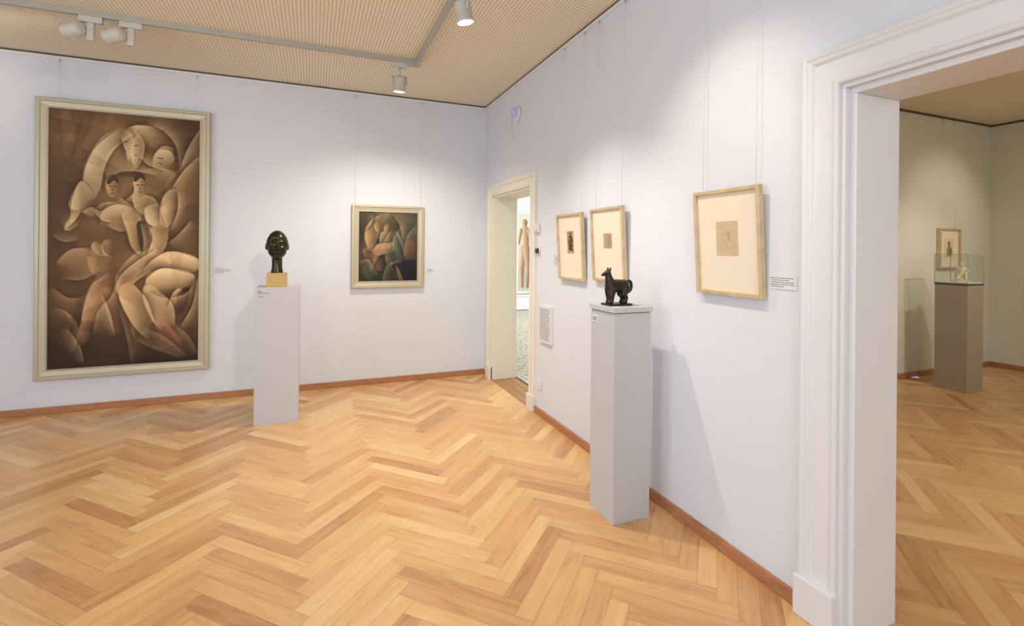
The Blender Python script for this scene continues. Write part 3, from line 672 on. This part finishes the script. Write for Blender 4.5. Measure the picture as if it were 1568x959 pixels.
# ---------------------------------------------------------------- TRACK LIGHTING
R1Y=4.46; R2X=.86
boxes('track_rail',[(XL+.3,R2X-.03,R1Y-.017,R1Y+.017,H-.030,H+.013),(R2X-.12,R2X+.03,R1Y-.022,R1Y+.022,H-.045,H+.013)],M_rail,.003)
boxes('track_rail',[(R2X-.017,R2X+.017,YREAR+.5,4.43,H-.030,H+.013),(R2X-.022,R2X+.022,4.30,R1Y-.024,H-.045,H+.013)],M_rail,.003)
def spot(px,py,target,power,col=(1,.86,.70),ang=62,alongX=True,head_z=2.97,lit=True,blend=.9,rad=.03,off=(0,0)):
    parts=[]; top=H-.031
    a=(.07,.02) if alongX else (.02,.07)
    parts.append(boxes('adapter',[(px-a[0],px+a[0],py-a[1],py+a[1],top-.045,top)],M_spot,.004))
    hx,hy=px+off[0],py+off[1]
    hc=Vector((hx,hy,head_z)); d_=(Vector(target)-hc).normalized()
    q=d_.to_track_quat('Z','Y')
    if off!=(0,0):
        parts.append(boxes('drop_arm',[(px-.022,px+.022,py-.018,py+.018,head_z-.065,top-.045)],M_spot,.006))
        parts.append(cyl('pivot',(px,py,head_z),(hx,hy,head_z),.014,.014,M_spot,16))
    else:
        parts.append(cyl('stem',(px,py,top-.045),(px,py,head_z+.075),.012,.012,M_spot,16))
        side=d_.cross(Vector((0,0,1))).normalized(); upv=Vector((0,0,.075))
        parts.append(cyl('yoke_bar',hc+upv-side*.062,hc+upv+side*.062,.008,.008,M_spot,10))
        for s in (-1,1): parts.append(cyl('yoke_arm',hc+side*.062*s+upv,hc+side*.062*s,.008,.008,M_spot,10))
    hdm=lathe('housing',[(.012,-.075),(.030,-.073),(.048,-.062),(.052,-.050),(.052,.045),(.056,.048),(.056,.062),(.051,.062),(.048,.050)],M_spot,28)
    hdm.rotation_mode='QUATERNION'; hdm.rotation_quaternion=q; hdm.location=hc; parts.append(hdm)
    ln=lathe('lens',[(.001,.0615),(.030,.0612),(.050,.0600),(.050,.0585)],M_lamp if lit else M_card,28); ln.rotation_mode='QUATERNION'; ln.rotation_quaternion=q; ln.location=hc; parts.append(ln)
    if power>0:
        ld=bpy.data.lights.new('lamp','SPOT'); ld.energy=power; ld.color=col; ld.spot_size=math.radians(ang); ld.spot_blend=blend; ld.shadow_soft_size=rad
        lo=bpy.data.objects.new('lamp',ld); C.objects.link(lo); lo.location=hc+d_*.095; lo.rotation_mode='QUATERNION'; lo.rotation_quaternion=d_.to_track_quat('-Z','Y'); parts.append(lo)
    group('track_spotlight',parts)
SP=36
spot(.71,R1Y,(.73,4.82,.4),SP*3.2,ang=142,blend=1,head_z=2.96)
spot(-1.50,R1Y,(-3.4,5.5,2.75),SP*.4,head_z=3.05,off=(-.10,0),lit=False)
spot(-1.26,R1Y,(-3.2,5.5,2.75),SP*.4,head_z=3.05,off=(-.10,0),lit=False)
spot(R2X,2.95,(1.45,3.0,0),SP*2.9,alongX=False,ang=105,col=(1,.90,.78))
spot(R2X,1.75,(XR,1.85,1.8),SP*1.0,alongX=False,ang=70)
spot(R2X,.9,(1.6,2.3,1.0),SP*.8,alongX=False,ang=70)
spot(R2X,-.2,(-1.5,5.6,1.3),SP*3.2,alongX=False,ang=50)  # unseen flood, added to even out the left of the back wall
spot(R2X,.2,(.5,5.2,1.3),SP*2.9,alongX=False,ang=42)  # unseen flood, added to even out the middle of the back wall

# ---------------------------------------------------------------- SIDE ROOM
vx0,vx1,vy0,vy1=6.47,6.77,3.03,3.33
gv=[];gf=[]
def quad(*p): i=len(gv); gv.extend(p); gf.append((i,i+1,i+2,i+3))
z0_,z1_=1.181,1.484
quad((vx0,vy0,z0_),(vx1,vy0,z0_),(vx1,vy0,z1_),(vx0,vy0,z1_)); quad((vx0,vy1,z0_),(vx1,vy1,z0_),(vx1,vy1,z1_),(vx0,vy1,z1_))
quad((vx0,vy0,z0_),(vx0,vy1,z0_),(vx0,vy1,z1_),(vx0,vy0,z1_)); quad((vx1,vy0,z0_),(vx1,vy1,z0_),(vx1,vy1,z1_),(vx1,vy0,z1_))
quad((vx0,vy0,z1_),(vx1,vy0,z1_),(vx1,vy1,z1_),(vx0,vy1,z1_))
glass=mesh_obj('glass',gv,gf,M_glassp)
group('display_case',[boxes('plinth',[(vx0,vx1,vy0,vy1,0,1.15)],M_ped2,.003),boxes('tray',[(vx0-.003,vx1+.003,vy0-.003,vy1+.003,1.15,1.17)],M_dark,.002),boxes('tray_top',[(vx0+.006,vx1-.006,vy0+.006,vy1-.006,1.17,1.18)],M_white),glass,
  boxes('glass_edges',[(a-.003,a+.003,b_-.003,b_+.003,1.172,1.484) for a in (vx0,vx1) for b_ in (vy0,vy1)]+[(vx0,vx1,b_-.003,b_+.003,1.480,1.486) for b_ in (vy0,vy1)]+[(a-.003,a+.003,vy0,vy1,1.480,1.486) for a in (vx0,vx1)],M_glassedge)])
fg=[((0,0,.042),.034),((.006,.0,.075),.028),((.012,0,.105),.027),((.008,0,.128),.026),((.004,0,.150),.012),((-.004,0,.172),.017),((-.004,0,.182),.0175)]
fe=[(0,1),(1,2),(2,3),(3,4),(4,5),(5,6)]
def af(p,r,pa): fg.append((p,r)); fe.append((pa,len(fg)-1)); return len(fg)-1
for s in (-1,1):
    h=af((0,s*.022,.038),.028,0)
    if s<0: a=af((-.060,s*.032,.088),.018,h); a=af((-.082,s*.030,.045),.014,a); a=af((-.092,s*.030,.012),.009,a); a=af((-.112,s*.030,.008),.007,a)
    else: a=af((-.075,s*.040,.024),.018,h); a=af((-.105,s*.010,.018),.013,a); a=af((-.125,s*.000,.012),.009,a)
    sh=af((.006,s*.036,.134),.014,3)
    if s<0: a=af((-.022,s*.050,.104),.0105,sh); a=af((-.056,s*.040,.104),.008,a); a=af((-.068,s*.034,.104),.007,a)
    else: a=af((.034,s*.052,.090),.0105,sh); a=af((.050,s*.050,.044),.0085,a); a=af((.052,s*.050,.010),.0075,a)
a=af((.014,0,.186),.010,5)
fo=blob('figure',fg,fe,M_plaster,.0028,3)
fb=boxes('plinth_block',[(-.125,.068,-.062,.062,-.012,.008)],M_plaster,.004)
sfig=group('seated_figurine',[fo,fb],(6.64,3.16,1.1925),(0,0,.5)); sfig.scale=(.98,.98,1.0)
fw,fh=.44,.50
f_=frame_mesh('frame',fw,fh,[(0,0),(0,.045),(.003,.048),(.02,.048),(.022,.044),(.022,0)],M_oak)
mt=boxes('passepartout',[(-fw/2+.01,fw/2-.01,-.02,-.004,-fh/2+.01,fh/2-.01)],M_mat)
c=Canvas(100,130,50,65,lambda x,y:(x,y)); c.fill((222,206,176)); c.limb(50,30,14,50,44,11,(90,76,64),(170,148,124),180,3); c.poly([(28,60),(72,58),(80,110),(30,116)],(104,88,72),(184,162,134),180,5)
dd=c.build('print_sheet',.20,.24,-.0205,M_paint)
group('framed_drawing',[f_,mt,dd],(7.40,Y2-.003,1.555),world_parts=strands([((x_,Y2-.016,H-.014),(x_,Y2-.016,1.79)) for x_ in (7.26,7.54)]))
RS=1.62
boxes('track_rail',[(2.8,8.0,RS-.018,RS+.018,H-.030,H+.013)],M_rail,.003)
spot(6.0,RS,(6.62,3.18,1.33),SP*2.0,head_z=2.97,ang=55,col=(1,.9,.74))
spot(7.3,RS,(7.3,Y2,1.75),SP*1.5,head_z=2.97)
spot(4.0,RS,(4.4,1.0,0.2),SP*1.7,head_z=2.97,ang=95)

# ---------------------------------------------------------------- FAR ROOM
c=Canvas(100,130,120,156,lambda x,y:(x,y)); c.fill((206,204,182)); c.glow(20,100,40,40,(160,174,158),.7); c.glow(80,20,40,40,(196,192,160),.7)
for (ox,sc) in ((12,1.0),(40,1.05),(72,.95)):
    def T(x,y): return (ox+x*sc,8+y*sc)
    c.limb(*T(0,6),5,*T(0,10),4.4,(120,80,50),(226,178,130),180,1.5); c.limb(*T(0,20),8,*T(1,44),7,(150,100,66),(238,196,150),180,1.5)
    c.limb(*T(-3,52),7,*T(-5,84),4.5,(150,100,66),(236,190,144),180,1.5); c.limb(*T(-5,84),4.5,*T(-4,114),3,(140,92,60),(226,176,130),180,1.5)
    c.limb(*T(4,52),7,*T(7,84),4.5,(130,88,60),(220,172,128),180,1.5); c.limb(*T(7,84),4.5,*T(5,114),3,(130,88,60),(214,166,122),180,1.5)
    c.limb(*T(-7,20),3.4,*T(-11,42),2.6,(140,92,60),(230,184,138),180,1.5); c.limb(*T(8,20),3.4,*T(12,38),2.6,(140,92,60),(226,180,134),180,1.5)
c.sat(.7)
fp=c.build('canvas',1.5,1.93,-.02,M_paint)
group('framed_painting',[fp,frame_mesh('frame',1.6,2.03,[(0,0),(0,.04),(.05,.04),(.055,.03),(.055,0)],M_trim_c)],(5.46,Y3-.003,1.40))
group('radiator_cover',[boxes('body',[(4.0,6.6,Y3-.32,Y3-.002,.02,.34)],M_trim,.004),boxes('shelf',[(3.98,6.62,Y3-.34,Y3-.002,.34,.37)],M_white,.004),boxes('feet',[(4.0,4.1,Y3-.3,Y3-.05,.006,.03),(6.5,6.6,Y3-.3,Y3-.05,.006,.03)],M_trim)])

# ---------------------------------------------------------------- LIGHTS
def area(name,loc,rot,sx,sy,power,col):
    ld=bpy.data.lights.new(name,'AREA'); ld.shape='RECTANGLE'; ld.size=sx; ld.size_y=sy; ld.energy=power; ld.color=col
    lo=bpy.data.objects.new(name,ld); C.objects.link(lo); lo.location=loc; lo.rotation_euler=rot; return lo
day=(.78,.88,1.0)
for i,(a,b_) in enumerate(wl): area('daylight_or_fill',(XL-.05,(a+b_)/2,1.8),(0,-math.pi/2,0),1.9,1.4,45,day)
for i,(a,b_) in enumerate(wr): area('daylight_or_fill',((a+b_)/2,YREAR-.05,1.8),(math.pi/2,0,0),1.4,1.9,43,day)
area('daylight_or_fill',(6.9,8,1.8),(0,math.pi/2,0),2,3,220,(.9,.95,1))  # added area light brightening the far room; no window in this wall
area('daylight_or_fill',(4.5,YREAR+.05,1.7),(math.pi/2,0,0),2.5,1.8,42,(1,.93,.82))  # added warm fill for the side room, in front of solid wall
area('ceiling_fill',(-1.2,1.6,H-.02),(0,0,0),2.6,2.6,8,(1,.90,.76))  # added general fill without a fixture, flattens the main room light
area('ceiling_fill',(5.0,.8,H-.02),(0,0,0),2.4,2.0,22,(1,.88,.72))  # added overhead fill for the side room, no fixture
w=bpy.data.worlds.new('world'); bpy.context.scene.world=w; w.use_nodes=True
bg=w.node_tree.nodes['Background']; bg.inputs[0].default_value=(.75,.85,1,1); bg.inputs[1].default_value=.5

# ---------------------------------------------------------------- CAMERA
yaw=.3855; roll=.0089
F=Vector((math.sin(yaw),math.cos(yaw),0)); R0=Vector((math.cos(yaw),-math.sin(yaw),0)); U0=Vector((0,0,1))
R=R0*math.cos(roll)+U0*math.sin(roll); U=-R0*math.sin(roll)+U0*math.cos(roll)
cam=bpy.data.cameras.new('camera'); cam.sensor_width=36; cam.lens=36*753.65/1568; cam.shift_y=-99.5/1568; cam.clip_start=.05
cob=bpy.data.objects.new('camera',cam); C.objects.link(cob)
cob.matrix_world=Matrix(((R.x,U.x,-F.x,0),(R.y,U.y,-F.y,0),(R.z,U.z,-F.z,1.51),(0,0,0,1)))
bpy.context.scene.camera=cob
bpy.context.scene.view_settings.view_transform='Standard'
bpy.context.scene.view_settings.look='None'
bpy.context.scene.view_settings.exposure=0.0
